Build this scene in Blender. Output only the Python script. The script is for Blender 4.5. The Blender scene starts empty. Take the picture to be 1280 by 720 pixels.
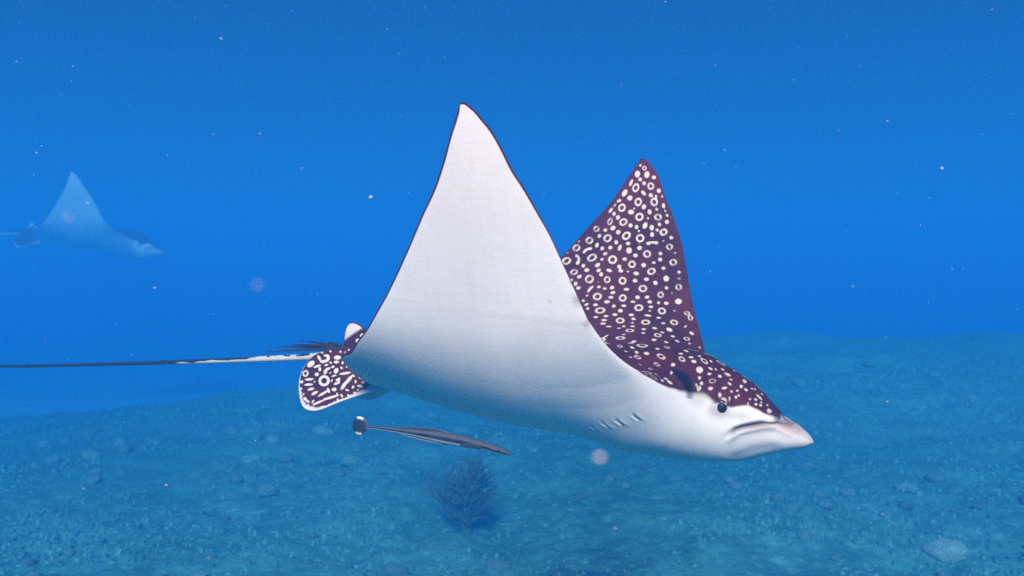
import bpy, math, random
import numpy as np
from mathutils import Matrix, Vector

scene = bpy.context.scene
col = scene.collection
random.seed(7)
rng = np.random.default_rng(7)
R = math.radians

# ------------------------------------------------------------------ camera
CAM_Z = 1.6
cam_d = bpy.data.cameras.new('camera'); cam = bpy.data.objects.new('camera', cam_d); col.objects.link(cam)
cam.location = (0, 0, CAM_Z); cam.rotation_euler = (R(90), 0, 0)
cam_d.sensor_width = 36.0; cam_d.lens = 33.75; cam_d.clip_start = 0.02; cam_d.clip_end = 500
cam_d.dof.use_dof = True; cam_d.dof.focus_distance = 1.95; cam_d.dof.aperture_fstop = 5.0
scene.camera = cam

# ------------------------------------------------------------------ daylight filtered by the water above
TO_SUN = Vector((-0.08, -0.82, 0.55)).normalized()
world = bpy.data.worlds.new('World'); scene.world = world; world.use_nodes = True
nt = world.node_tree; nt.nodes.clear()
sky = nt.nodes.new('ShaderNodeTexSky'); sky.sky_type = 'NISHITA'; sky.sun_disc = False
sky.sun_elevation = math.asin(TO_SUN.z); sky.sun_rotation = math.atan2(TO_SUN.x, TO_SUN.y)
tint = nt.nodes.new('ShaderNodeMix'); tint.data_type = 'RGBA'; tint.blend_type = 'MULTIPLY'; tint.inputs[0].default_value = 1.0
tint.inputs[7].default_value = (0.011, 0.028, 0.15, 1)
bg = nt.nodes.new('ShaderNodeBackground'); bg.inputs[1].default_value = 0.05
wo = nt.nodes.new('ShaderNodeOutputWorld')
nt.links.new(sky.outputs[0], tint.inputs[6]); nt.links.new(tint.outputs[2], bg.inputs[0]); nt.links.new(bg.outputs[0], wo.inputs[0])
sun_d = bpy.data.lights.new('sun', 'SUN'); sun_d.energy = 5.0; sun_d.angle = R(14); sun_d.color = (1.0, 0.50, 0.345)
sun = bpy.data.objects.new('sun', sun_d); col.objects.link(sun)
sun.rotation_euler = (-TO_SUN).to_track_quat('-Z', 'Y').to_euler(); sun.location = (2, -6, 6)
scene.view_settings.view_transform = 'Standard'; scene.view_settings.look = 'None'
scene.view_settings.exposure = 2.17; scene.view_settings.gamma = 1.0; scene.view_settings.use_curve_mapping = False
cy = scene.cycles
cy.use_denoising = False; cy.volume_bounces = 3; cy.max_bounces = 8; cy.diffuse_bounces = 3; cy.sample_clamp_indirect = 4.0

# ------------------------------------------------------------------ helpers
def link(name, mesh, mat=None, parent=None):
    o = bpy.data.objects.new(name, mesh); col.objects.link(o)
    if mat is not None and not mesh.materials: mesh.materials.append(mat)
    if parent is not None: o.parent = parent
    return o
def empty(name, loc=(0, 0, 0)):
    o = bpy.data.objects.new(name, None); col.objects.link(o); o.location = loc; o.empty_display_size = .05
    return o
def tag(o, label=None, category=None, group=None, kind=None):
    for k, v in (('label', label), ('category', category), ('group', group), ('kind', kind)):
        if v: o[k] = v
    return o
def raw_mesh(name, verts, faces, smooth=True):
    # faces: (n,4) or (n,3) integer array, or list of lists
    me = bpy.data.meshes.new(name)
    if isinstance(faces, np.ndarray):
        n, k = faces.shape
        me.vertices.add(len(verts)); me.vertices.foreach_set('co', np.asarray(verts, np.float32).ravel())
        me.loops.add(n*k); me.loops.foreach_set('vertex_index', faces.astype(np.int32).ravel())
        me.polygons.add(n); me.polygons.foreach_set('loop_start', np.arange(0, n*k, k, dtype=np.int32))
        me.update(calc_edges=True)
    else:
        me.from_pydata([tuple(map(float, v)) for v in verts], [], faces); me.update()
    me.polygons.foreach_set('use_smooth', np.full(len(me.polygons), smooth))
    return me
def attr(me, name, vals):
    a = me.attributes.new(name, 'FLOAT', 'POINT'); a.data.foreach_set('value', np.asarray(vals, np.float32).ravel())
def tube(path, radii, sides=10, flat=1.0, up=(0, 0, 1)):
    # closed tapered tube along a path; returns verts, quads (caps are collapsed rings)
    path = np.asarray(path, float); n = len(path)
    tan = np.gradient(path, axis=0); tan /= np.linalg.norm(tan, axis=1)[:, None]
    upv = np.asarray(up, float); V = []
    for i in range(n):
        s = np.cross(tan[i], upv); s /= max(np.linalg.norm(s), 1e-9); w = np.cross(s, tan[i])
        for k in range(sides):
            a = 2*math.pi*k/sides
            V.append(path[i]+radii[i]*(math.cos(a)*s+flat*math.sin(a)*w))
    Fq = [(i*sides+k, i*sides+(k+1) % sides, (i+1)*sides+(k+1) % sides, (i+1)*sides+k) for i in range(n-1) for k in range(sides)]
    V = np.array(V); b = len(V)
    V = np.vstack([V, path[0], path[-1]])
    T = [(k, b, (k+1) % sides) for k in range(sides)] + [((n-1)*sides+k, (n-1)*sides+(k+1) % sides, b+1) for k in range(sides)]
    return V, [list(f) for f in Fq]+[list(f) for f in T]
def vnoise(x, y, seed=0):
    # smooth value noise on arrays
    xi = np.floor(x).astype(np.int64); yi = np.floor(y).astype(np.int64); fx = x-xi; fy = y-yi
    fx = fx*fx*(3-2*fx); fy = fy*fy*(3-2*fy)
    def h(a, b):
        n = (a*374761393+b*668265263+seed*982451653) & 0xffffffff
        n = ((n ^ (n >> 13))*1274126177) & 0xffffffff
        return ((n ^ (n >> 16)) & 0xffff)/65535.0
    return (h(xi, yi)*(1-fx)+h(xi+1, yi)*fx)*(1-fy)+(h(xi, yi+1)*(1-fx)+h(xi+1, yi+1)*fx)*fy*1.0
def fbm(x, y, octaves=4, seed=0):
    s = np.zeros_like(x, dtype=float); a = .5
    for i in range(octaves):
        s += a*vnoise(x, y, seed+i); x = x*2.03+11.3; y = y*2.03+7.7; a *= .5
    return s
# material helpers
def mat_new(name):
    m = bpy.data.materials.new(name); m.use_nodes = True
    return m, m.node_tree, m.node_tree.nodes['Principled BSDF']
def N(t, kind, **kw):
    n = t.nodes.new(kind)
    for k, v in kw.items(): setattr(n, k, v)
    return n
def fattr(t, name):
    return N(t, 'ShaderNodeAttribute', attribute_name=name).outputs['Fac']
def maprange(t, src, a, b, c=0.0, d=1.0, smooth=True):
    n = N(t, 'ShaderNodeMapRange'); n.interpolation_type = 'SMOOTHSTEP' if smooth else 'LINEAR'
    n.inputs[1].default_value = a; n.inputs[2].default_value = b; n.inputs[3].default_value = c; n.inputs[4].default_value = d
    t.links.new(src, n.inputs[0]); return n.outputs[0]
def mix(t, fac, a, b, mode='MIX'):
    n = N(t, 'ShaderNodeMix', data_type='RGBA', blend_type=mode)
    for idx, s in ((0, fac), (6, a), (7, b)):
        if isinstance(s, (int, float)): n.inputs[idx].default_value = s
        elif isinstance(s, tuple): n.inputs[idx].default_value = s+(1,) if len(s) == 3 else s
        else: t.links.new(s, n.inputs[idx])
    return n.outputs[2]
def noise(t, scale, detail=3, rough=.5, coord=None, dist=0):
    n = N(t, 'ShaderNodeTexNoise'); n.inputs['Scale'].default_value = scale; n.inputs['Detail'].default_value = detail
    n.inputs['Roughness'].default_value = rough; n.inputs['Distortion'].default_value = dist
    if coord is None: coord = N(t, 'ShaderNodeTexCoord').outputs['Object']
    t.links.new(coord, n.inputs['Vector']); return n.outputs['Fac']
def bump(t, bsdf, h, strength, dist):
    b = N(t, 'ShaderNodeBump'); b.inputs['Strength'].default_value = strength; b.inputs['Distance'].default_value = dist
    t.links.new(h, b.inputs['Height']); t.links.new(b.outputs[0], bsdf.inputs['Normal'])

# ------------------------------------------------------------------ seabed: reef plateau that rises to the right, pale sand behind
def terrain(x, y):
    x = np.asarray(x, float); y = np.asarray(y, float)
    crest = 1.27*np.interp(x/1.27, [-30, -8, -4.8, -4.0, -2.5, -.5, 1.2, 2.6, 4.8, 9, 30], [-1.75, -1.5, -1.22, -1.10, -.93, -.76, -.60, -.48, -.37, -.30, -.3])
    ycr = 11.4+.9*np.sin(x*.55+.5)
    t = np.clip((y-4.2)/(ycr-4.2), 0, 1); t = t*t*(3-2*t)
    near = -1.40-.02*np.clip(4-y, 0, 8)-.03*np.clip(-x-1, 0, 6)
    z = near+(crest-near)*t
    f = np.clip((y-ycr)/3.0, 0, 1); f = f*f*(3-2*f)
    z = z+(-2.0-z)*f
    g = np.clip((-x-7.2-.25*(y-6))/3.0, 0, 1); g = g*g*(3-2*g)
    z = z+(-2.0-z)*g*np.clip((y-2)/4, 0, 1)
    reef = (1-f)*(1-g)
    z = z+reef*(.26*(fbm(x*.8, y*.8, 3, 3)-.45)+.10*(fbm(x*3.1, y*3.1, 3, 9)-.45)+.05*(fbm(x*11, y*11, 2, 21)-.4))
    z = z+(1-reef)*.12*(fbm(x*.35, y*.35, 3, 5)-.45)
    return z+CAM_Z, reef
def axis(c, half, n, k):
    s = np.linspace(-1, 1, n); return c+half*np.sinh(k*s)/math.sinh(k)
gx = axis(0, 45, 420, 4.6); gy = axis(6.0, 45, 420, 4.4)
GX, GY = np.meshgrid(gx, gy); GZ, REEF = terrain(GX, GY)
V = np.stack([GX, GY, GZ], -1).reshape(-1, 3)
idx = np.arange(GX.size).reshape(GX.shape)
quads = np.stack([idx[:-1, :-1], idx[:-1, 1:], idx[1:, 1:], idx[1:, :-1]], -1).reshape(-1, 4)
sb_me = raw_mesh('seabed', V, quads); attr(sb_me, 'reef', REEF)
# broad fields of pale rubble between darker algae beds
FIELD = np.clip(1.5*(fbm(GX*.55+3, GY*.55+8, 3, 51)-.36)+.75*np.exp(-(((GX-1.2)/3.4)**2+((GY-3.9)/1.7)**2)), 0, 1); attr(sb_me, 'field', FIELD)
m, t, b = mat_new('seabed_material')
pale = maprange(t, noise(t, 2.6, 6, .62, dist=.6), .47, .66)
fine = maprange(t, noise(t, 13, 5, .65), .50, .72)
turf = mix(t, noise(t, 5.0, 4), (.036, .15, .13), (.066, .25, .215))  # algae turf; red cut so the water's filtering of sunlight sits in the colour
pale = N(t, 'ShaderNodeMath', operation='MULTIPLY'); t.links.new(maprange(t, noise(t, 2.6, 6, .62, dist=.6), .40, .64), pale.inputs[0]); t.links.new(fattr(t, 'field'), pale.inputs[1]); pale = pale.outputs[0]
fm = N(t, 'ShaderNodeMath', operation='MULTIPLY'); t.links.new(fine, fm.inputs[0]); t.links.new(maprange(t, fattr(t, 'field'), 0, .8, .25, 1), fm.inputs[1]); fine = fm.outputs[0]
ground = mix(t, pale, turf, (.12, .38, .345)); ground = mix(t, fine, ground, (.17, .45, .42))  # pale rubble with the same water-filtered light painted in as teal
sandc = mix(t, noise(t, 1.2, 4), (.30, .60, .58), (.38, .68, .66))  # pale sand, tinted teal to stand in for red light lost in water
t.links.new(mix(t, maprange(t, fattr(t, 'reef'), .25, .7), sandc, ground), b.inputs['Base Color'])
b.inputs['Roughness'].default_value = .95; b.inputs['Specular IOR Level'].default_value = .1
bump(t, b, noise(t, 22, 6, .7), .9, .03)
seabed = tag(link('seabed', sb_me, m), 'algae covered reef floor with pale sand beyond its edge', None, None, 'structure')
# ---------------- spotted eagle ray body (all lengths in metres, body frame u forward, v left, w up)
RAY_YAW, RAY_PITCH = 0.42, 0.096
def ray_axes(yaw, pitch):
    cy, sy = np.cos(yaw), np.sin(yaw)
    f = np.array([cy*np.cos(pitch), -sy*np.cos(pitch), -np.sin(pitch)])
    l = np.array([sy, cy, 0.0])
    return np.stack([f, l, np.cross(f, l)], 1)
def sstep(a, b, x):
    t = np.clip((x-a)/(b-a), 0, 1); return t*t*(3-2*t)
def smooth_interp(x, xs, ys):
    # monotone cubic (Fritsch-Carlson), so that outlines have no corners
    xs = np.asarray(xs, float); ys = np.asarray(ys, float)
    h = np.diff(xs); d = np.diff(ys)/h
    m = np.zeros(len(xs)); m[0] = d[0]; m[-1] = d[-1]
    for i in range(1, len(xs)-1):
        m[i] = 0 if d[i-1]*d[i] <= 0 else 3*(h[i-1]+h[i])/((2*h[i]+h[i-1])/d[i-1]+(h[i]+2*h[i-1])/d[i])
    x = np.clip(x, xs[0], xs[-1]); i = np.clip(np.searchsorted(xs, x)-1, 0, len(h)-1)
    t = (x-xs[i])/h[i]
    return ((1+2*t)*(1-t)**2*ys[i] + t*(1-t)**2*h[i]*m[i] + t*t*(3-2*t)*ys[i+1] + t*t*(t-1)*h[i]*m[i+1])
# half width of the outline against u: tail root, rear corner, trailing edge, tip, leading edge, head, snout
OUT_U = [-.62,-.56,-.50,-.472,-.459,-.450,-.434,-.395,-.350,-.311,-.273,-.224,-.182,-.143,-.112,-.090,-.072,-.060,-.054,-.049,-.044,-.028,-.010,.006,.021,.036,.058,.078,.097,.112,.126,.138,.155,.172,.190,.208,.226,.246,.266,.285,.305,.33,.35,.38,.41,.44,.465,.482,.492,.4975]
OUT_R = [.014,.028,.050,.072,.135,.195,.228,.263,.323,.371,.425,.498,.566,.633,.684,.731,.776,.803,.818,.829,.829,.820,.801,.781,.754,.722,.686,.648,.610,.571,.534,.500,.452,.402,.350,.298,.245,.193,.150,.121,.101,.090,.083,.076,.069,.061,.050,.036,.022,.004]
MID_U = [-.62,-.45,-.30,-.10,.05,.15,.22,.30,.34,.38,.42,.46,.4975]
MID_W = [.040,.030,.020,.010,.028,.056,.068,.071,.067,.055,.038,.021,.008]
TOP_U = [-.62,-.50,-.40,-.20,.00,.12,.20,.25,.28,.311,.344,.373,.393,.41,.427,.44,.463,.485,.4975]
TOP_W = [.052,.070,.084,.110,.138,.152,.156,.154,.149,.134,.119,.103,.088,.072,.055,.044,.034,.021,.009]
BOT_U = [-.62,-.50,-.44,-.38,-.30,-.20,-.10,.03,.08,.125,.175,.25,.32,.367,.416,.46,.485,.4975]
BOT_W = [.026,-.010,-.019,-.022,-.029,-.038,-.043,-.043,-.049,-.059,-.066,-.065,-.059,-.050,-.030,-.014,-.004,.006]
BW_U = [-.62,-.45,-.2,.0,.12,.22,.28,.33,.5]
BW_T = [.05,.075,.13,.16,.165,.15,.16,.30,.30]
BW_B = [.06,.11,.20,.24,.23,.20,.20,.30,.30]
def wing_section(angles, R=.85, n=400):
    a0, a1, a2 = angles
    r = np.linspace(0, R*1.05, n); t = r/R
    a = a0+(a1-a0)*np.clip(t/.5, 0, 1)+(a2-a1)*np.clip((t-.5)/.5, 0, 1.3)
    k = np.ones(21)/21; ap = np.concatenate([np.full(10, a[0]), a, np.full(10, a[-1])]); a = np.convolve(ap, k, 'valid')
    dr = np.diff(r, prepend=0)
    return r, np.cumsum(np.cos(a)*dr), np.cumsum(np.sin(a)*dr), a
LIFT_R = [0,.10,.16,.22,.28,.34,.40,.46,.9]
LIFT_K = [1,1,1,.95,.8,.55,.28,0,0]
def ray_surface(near=(-.134,1.092,1.231), far=(-.054,1.142,1.179), nu=380, nr=210, far_grow=.014):
    # stations along u, denser at the tip and the head
    uu = np.linspace(-.62, .4975, 4000)
    dens = 1+2.0*np.exp(-((uu+.05)/.03)**2)+1.6*sstep(.2,.33,uu)+3*sstep(.47,.4975,uu)+1.5*np.exp(-((uu+.445)/.02)**2)
    c = np.cumsum(dens); u = np.interp(np.linspace(c[0], c[-1], nu), c, uu)
    rmax = smooth_interp(u, OUT_U, OUT_R)
    mid = smooth_interp(u, MID_U, MID_W); top = smooth_interp(u, TOP_U, TOP_W)-mid; bot = mid-smooth_interp(u, BOT_U, BOT_W)
    bt = smooth_interp(u, BW_U, BW_T); bb = smooth_interp(u, BW_U, BW_B)
    t = np.linspace(0, 1, nr+1); x = 1-(1-t)**1.5
    xs = np.concatenate([-x[::-1], x[1:]])                     # -1..1 across
    S, Uu = np.meshgrid(xs, u)
    # blunt leading edge, thin trailing edge, round head
    nexp = np.interp(u, [-.62,-.47,-.42,-.1,-.03,.2,.3,.5], [2,2,1.2,1.3,2.5,3,2.3,2.3])[:,None]
    A = np.abs(S); R_ = A*rmax[:,None]*np.where(S > 0, 1+far_grow*sstep(.2,.5,rmax)[:,None], 1.0)
    E = np.sqrt(np.clip(1-A**nexp, 0, 1))
    tw = .020*np.clip(1-R_/.85, 0, 1)+.0025
    ht = ((top[:,None]-tw)*np.exp(-(R_/bt[:,None])**2)+tw)*E
    hb = ((bot[:,None]-tw*.8)*np.exp(-(R_/bb[:,None])**2)+tw*.8)*E
    P = []
    for h, sg in ((ht, 1), (-hb, -1)):
        pos = np.zeros(S.shape+(3,)); pos[...,0] = Uu
        for side, ang in ((-1, near), (1, far)):
            r, v, w, a = wing_section(ang)
            m = (S*side >= 0)
            aa = np.interp(R_, r, a); vv = np.interp(R_, r, v); ww = np.interp(R_, r, w)
            aa = aa*sstep(0, .12, R_)
            lift = np.interp(R_, LIFT_R, LIFT_K)*mid[:,None]
            pv = vv-np.sin(aa)*h; pw = ww*sstep(.0,.15,R_)*sstep(.38,.22,Uu) + lift+np.cos(aa)*h
            pos[...,1] = np.where(m, side*pv, pos[...,1]); pos[...,2] = np.where(m, pw, pos[...,2])
        P.append(pos)
    return u, S, R_, rmax, P[0], P[1]
MARKS = [(1,-456,7534,-11,99,142,8),(1,-74,7607,-48,85,110,37),(1,-305,7127,-31,99,131,24),(1,107,7158,-46,95,129,34),(1,-701,6936,-35,105,129,29),(1,-184,6705,-38,110,121,34),(1,290,6739,-100,42,47,89),(1,-571,6527,-39,-107,-112,37),(1,-930,6523,-5,77,118,3),(1,514,6333,-26,-98,-111,22),(1,-407,6146,-38,-110,-122,34),(1,-347,8118,-31,52,68,24),(1,-1355,5949,-99,62,73,84),(1,-1245,6289,-66,65,79,55),(1,-1655,5714,-117,24,27,106),(1,-1832,5322,-138,-10,-11,120),(1,-886,6045,-72,100,107,67),(1,-404,6146,-54,-106,-121,47),(1,-1169,5468,-127,-57,-71,101),(1,-615,5453,-91,91,104,80),(1,-1548,5026,-113,-17,-22,89),(1,-1093,4869,-98,85,96,87),(1,-625,4893,-58,75,91,48),(1,-228,4900,-70,84,97,60),(1,-770,4402,-128,21,23,115),(1,-116,4424,-42,97,110,37),(1,1350,-5011,-5,23,44,3),(1,-39,6108,-73,95,107,65),(1,520,6334,-5,102,106,5),(1,744,5942,-77,54,58,71),(1,229,5690,-76,80,91,67),(1,-89,5370,-64,81,95,55),(1,917,5533,-91,49,53,85),(1,435,5231,-103,-46,-52,92),(1,323,4747,-114,27,31,100),(1,791,4630,-48,74,89,40),(1,1178,4890,-40,79,87,36),(1,-599,4000,-146,-7,-10,103),(1,341,4169,-113,52,58,101),(1,-21,3719,-115,37,46,93),(1,612,3698,-120,28,36,93),(1,303,3378,-114,5,10,66),(1,150,3084,-132,8,16,71),(1,1502,-183,-90,111,190,53),(1,1084,-336,-65,52,100,34),(1,1609,-874,-81,45,86,43),(1,2030,-1457,-42,44,83,22),(1,923,4109,-69,87,119,50),(1,1295,3686,-84,71,113,53),(1,1523,4086,-39,68,92,29),(1,1028,3147,-99,48,91,52),(1,2011,-155,-57,62,118,30),(1,1751,2915,-67,61,116,35),(1,2047,-723,-94,61,116,49),(1,2062,-1112,-70,47,90,37),(1,2452,-665,-59,58,99,35),(1,1634,3916,-27,63,119,14),(1,2846,-440,-79,45,63,57),(1,3109,-795,-63,-27,-52,33),(1,3307,-415,33,58,63,-31),(0,-244,7933,-22,72,106,15),(0,-497,7935,-24,72,106,17),(0,-470,8195,-23,28,35,19),(0,-45,7865,-45,38,43,39),(0,-390,7783,-34,42,51,28),(0,-613,7674,18,44,106,-7),(0,-264,7676,-27,43,54,22),(0,147,7733,-7,21,29,5),(0,159,7489,-26,52,68,20),(0,-721,7368,21,70,113,-13),(0,-221,7395,-68,31,62,34),(0,-21,7345,-34,48,57,29),(0,-549,7229,-48,59,67,43),(0,283,7339,-19,35,42,16),(0,387,7306,-5,22,26,5),(0,-821,7135,-64,-17,-24,45),(0,-906,7002,-33,23,28,27),(0,-129,6998,-6,59,77,4),(0,-372,6932,-17,21,25,14),(0,365,7073,-19,43,75,11),(0,-432,6825,-88,12,16,68),(0,49,6867,-26,53,77,18),(0,218,6952,-51,4,6,41),(0,436,6929,-22,22,25,20),(0,-871,6753,-29,44,61,21),(0,-983,6845,26,44,79,-15),(0,-742,6652,-20,58,69,17),(0,43,6685,-19,26,31,16),(0,511,6808,-26,33,37,23),(0,636,6775,-10,26,31,8),(0,540,6626,-28,49,58,24),(0,368,6537,-26,41,48,22),(0,10,6475,12,59,102,-7),(0,-361,6445,-38,46,54,32),(0,-194,6411,-23,44,60,17),(0,190,6434,-8,57,77,6),(0,-807,6343,-69,22,23,65),(0,336,6376,-22,33,39,19),(0,-642,6232,-47,46,53,40),(0,-113,6303,-19,25,30,16),(0,242,6250,-29,43,50,25),(0,121,7317,-15,32,50,10),(0,-1117,6094,-32,45,58,25),(0,-998,6269,-53,30,35,45),(0,-809,6337,-70,-10,-11,66),(0,-639,6235,-62,29,34,53),(0,-630,5943,-31,45,58,24),(0,-314,5935,-63,6,8,49),(0,-1121,5831,-12,53,77,9),(0,-960,5747,-44,42,51,37),(0,-750,5783,-53,29,34,45),(0,-503,5800,11,48,89,-6),(0,-848,5603,-62,-7,-8,51),(0,-894,5442,-53,6,8,40),(0,-303,5495,-63,9,11,51),(0,-973,5273,-69,-26,-30,60),(0,-1342,5226,-42,40,47,35),(0,-1223,5111,-77,7,10,58),(0,-909,5128,-63,-18,-23,49),(0,-816,5026,-43,41,49,37),(0,-633,5149,-88,11,22,43),(0,-399,5278,-51,28,32,44),(0,-366,5219,-16,32,47,11),(0,-329,5160,-63,2,3,46),(0,-149,5163,-34,1,1,24),(0,-1373,4915,-64,-18,-22,52),(0,-1555,4804,-32,28,34,27),(0,-1422,4707,-30,47,64,22),(0,-1321,4599,-65,6,7,50),(0,-795,4678,-56,6,7,42),(0,-632,4646,-58,0,0,36),(0,-452,4687,-60,-8,-10,52),(0,-398,4552,-67,-12,-18,45),(0,-418,4412,-71,-1,-2,42),(0,-79,4681,-75,-2,-4,42),(0,-487,4273,-80,-1,-1,49),(0,-1045,4403,-41,3,4,32),(0,-1105,4248,-49,4,5,39),(0,-1908,5569,-73,-5,-7,52),(0,-1627,5907,-43,2,3,26),(0,-846,4806,-18,16,19,15),(0,-1422,5601,-25,31,39,20),(0,-1400,5651,-29,27,33,24),(0,-1366,5685,-34,21,25,29),(0,-1323,5707,-40,15,18,33),(0,-1266,5721,-54,10,12,42),(0,-1592,5489,-46,19,23,38),(0,-1540,5455,-32,29,35,27),(0,-1502,5400,-18,30,49,11),(0,-1500,5340,-28,33,41,22),(0,-1515,5282,-55,17,21,46),(0,-1038,4533,-24,30,36,20),(0,-1023,4581,-22,32,41,17),(0,-997,4631,-28,27,31,24),(0,-966,4664,-40,13,15,33),(0,-246,5744,-40,68,87,31),(0,836,5078,-40,66,76,35),(0,1255,4489,-20,85,97,17),(0,194,6429,-29,57,75,22),(0,244,6228,-32,47,56,27),(0,348,6374,-23,36,42,20),(0,734,6200,-54,11,12,48),(0,561,6087,-22,17,19,20),(0,5,5836,-58,29,30,55),(0,-55,5621,-61,15,18,52),(0,557,5736,-50,18,20,45),(0,912,5791,-35,3,3,30),(0,585,5572,-54,22,25,49),(0,208,5378,-52,39,43,47),(0,444,5471,-53,0,0,37),(0,715,5347,-55,4,5,45),(0,1107,5289,-49,13,14,46),(0,71,5133,-79,10,15,52),(0,85,4936,-64,8,10,53),(0,358,5003,-69,-1,-1,48),(0,598,4932,-47,38,46,39),(0,1141,5117,-53,-3,-7,27),(0,894,4831,-48,11,13,43),(0,244,4486,-58,27,29,53),(0,476,4521,-52,-29,-35,43),(0,1055,4707,-22,16,17,20),(0,570,4385,-60,8,9,52),(0,785,4380,-22,34,39,20),(0,974,4382,-62,0,0,49),(0,158,4339,-63,-2,-4,34),(0,196,5982,-55,12,14,47),(0,244,6009,-51,3,4,40),(0,298,6024,-50,0,-1,34),(0,349,6022,-50,3,4,40),(0,397,6021,-42,28,31,38),(0,30,6461,8,41,72,-5),(0,-199,6410,-21,42,61,15),(0,373,6525,-39,24,26,35),(0,823,6482,-5,22,22,5),(0,898,6301,-5,22,25,5),(0,-484,4270,-75,-12,-20,46),(0,-287,4161,-41,31,35,36),(0,-41,4195,-67,-1,-1,41),(0,-761,4156,-72,1,1,46),(0,-995,4148,-58,-21,-34,36),(0,-1107,4245,-32,31,36,27),(0,-90,4034,-65,19,23,55),(0,-199,3900,-70,2,3,46),(0,-410,3837,-70,-1,-1,35),(0,-660,3786,-71,-1,-1,35),(0,-425,3706,-79,-1,-2,36),(0,-423,3592,-78,0,-1,37),(0,-252,3500,-83,-1,-3,27),(0,208,3925,-71,0,1,44),(0,292,3796,-60,6,8,44),(0,296,3662,-38,7,9,29),(0,332,3536,-65,1,1,32),(0,115,3526,-50,3,5,31),(0,10,3454,-50,1,1,24),(0,618,3933,-97,8,21,35),(0,573,4382,-60,8,9,52),(0,632,4226,-60,1,2,43),(0,161,4336,-66,-2,-5,34),(0,630,4097,-38,1,2,26),(0,626,3441,-60,8,12,37),(0,650,3287,-48,11,16,32),(0,193,3227,-55,1,2,22),(0,965,249,-47,42,121,16),(0,1361,-399,-68,29,91,22),(0,1526,-647,-51,29,82,18),(0,1735,-663,-42,47,76,26),(0,1303,-630,-57,15,47,18),(0,1468,-899,-49,14,38,18),(0,1770,-1253,-45,17,54,14),(0,-935,4029,-38,29,34,32),(0,1249,4480,-20,85,101,17),(0,1250,3373,-78,47,96,38),(0,792,4370,-17,34,41,14),(0,977,4382,-62,17,19,57),(0,891,3864,-65,3,5,36),(0,1046,3656,-59,8,12,38),(0,881,3464,-68,19,38,34),(0,1106,3263,-54,19,39,26),(0,996,2925,-57,37,63,34),(0,1401,3040,-57,27,59,26),(0,1322,2724,-65,22,71,20),(0,1566,2763,-66,22,67,22),(0,1933,1005,-36,39,125,11),(0,1793,3231,-57,39,86,26),(0,1871,2651,-11,35,51,8),(0,2122,2531,-14,25,65,5),(0,2418,-210,-57,34,88,22),(0,1878,-368,-39,38,64,23),(0,2372,-441,16,42,54,-12),(0,2589,-501,-18,-35,-52,12),(0,2681,-616,22,46,59,-17),(0,2719,-323,-23,31,36,20),(0,3006,-556,-49,-16,-23,35),(0,2837,-762,24,65,95,-16),(0,3022,-701,-32,-25,-49,17),(0,3093,-467,-14,29,32,13),(0,2950,-291,-4,34,53,2),(0,2357,-991,-23,42,111,9),(0,2420,-1324,-10,30,96,3),(0,1217,4139,-21,24,27,19),(0,3208,-602,13,40,57,-9),(0,3110,-907,-50,-11,-31,19),(0,3343,-762,-56,-13,-43,18),(0,3407,-634,-45,-27,-34,36),(0,3098,-480,-30,-6,-7,24),(0,3195,-321,9,37,53,-6),(0,3405,-495,-26,-21,-33,17),(0,3293,-870,-42,-10,-21,20),(0,3476,-737,-32,-13,-25,17),(0,3468,-816,-23,-8,-10,20),(0,3380,-866,-66,-8,-24,21),(0,2883,-924,-16,-26,-42,10),(0,2942,-971,-27,-20,-38,14),(0,2920,-1063,-41,-18,-57,13),(0,2866,-1088,-23,-17,-28,14),(0,3478,-736,-32,-14,-25,17),(0,3572,-646,-25,-20,-34,14),(0,3615,-700,-25,-14,-21,17),(0,3576,-747,-34,-11,-19,19),(0,3612,-489,-11,-34,-71,5),(0,3705,-482,26,35,53,-17),(0,3615,-200,-11,47,130,4),(0,3783,-284,3,24,58,-1),(0,3822,-182,2,26,74,-1),(0,3943,-333,-65,-33,-40,54),(0,3945,-63,-1,27,85,0),(0,3908,-506,19,27,52,-10),(0,3935,-595,-23,-23,-47,11),(0,4011,-516,-20,-24,-61,8),(0,3817,-608,-21,-19,-33,12),(0,3803,-698,-18,-16,-20,15),(0,4165,-406,20,41,125,-7),(0,4101,-291,-9,-22,-70,3),(0,3321,-395,-62,-19,-21,55),(0,3196,-324,-3,42,55,2),(0,3401,-504,9,26,35,-7),(0,4005,-431,15,23,44,-8)]
PEL_MARKS = [(1,-255,597,164,80,-26,156),(1,-866,465,95,49,-15,95),(0,-535,458,61,26,-10,51),(0,-202,-46,102,30,-17,58),(0,-172,74,75,21,-12,41),(0,-66,301,69,-5,22,77),(0,122,784,68,26,-11,51),(0,65,-68,31,16,-5,31),(0,-681,608,136,17,-22,34),(0,-628,743,136,17,-22,34),(0,-504,851,92,25,-34,36),(0,-346,941,71,36,-58,34),(0,-116,924,110,31,-104,27),(0,-844,205,75,77,-78,64),(0,-633,248,97,26,-48,31),(0,-522,317,41,31,-7,61),(0,-338,363,53,10,9,74),(0,-315,284,68,28,-44,30),(0,-693,22,25,83,-26,69),(0,-565,109,84,2,21,40),(0,-473,83,79,28,-29,39),(0,-445,-8,48,42,-8,82),(0,-524,-61,82,17,-13,34),(0,96,515,52,30,-43,28),(0,103,623,57,28,-37,30),(0,139,563,34,35,-6,68),(0,200,333,157,22,-51,33),(0,323,642,53,-24,21,140),(0,374,488,52,-39,25,133),(0,139,996,199,26,-99,31),(0,-136,1168,130,25,-84,27),(0,-871,690,61,21,-10,41),(0,-797,863,48,16,-8,31),(0,-534,1110,67,-10,32,36),(0,-431,1165,76,-2,24,29),(0,-402,186,49,18,-18,26),(0,-203,211,43,23,-16,33)]
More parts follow.
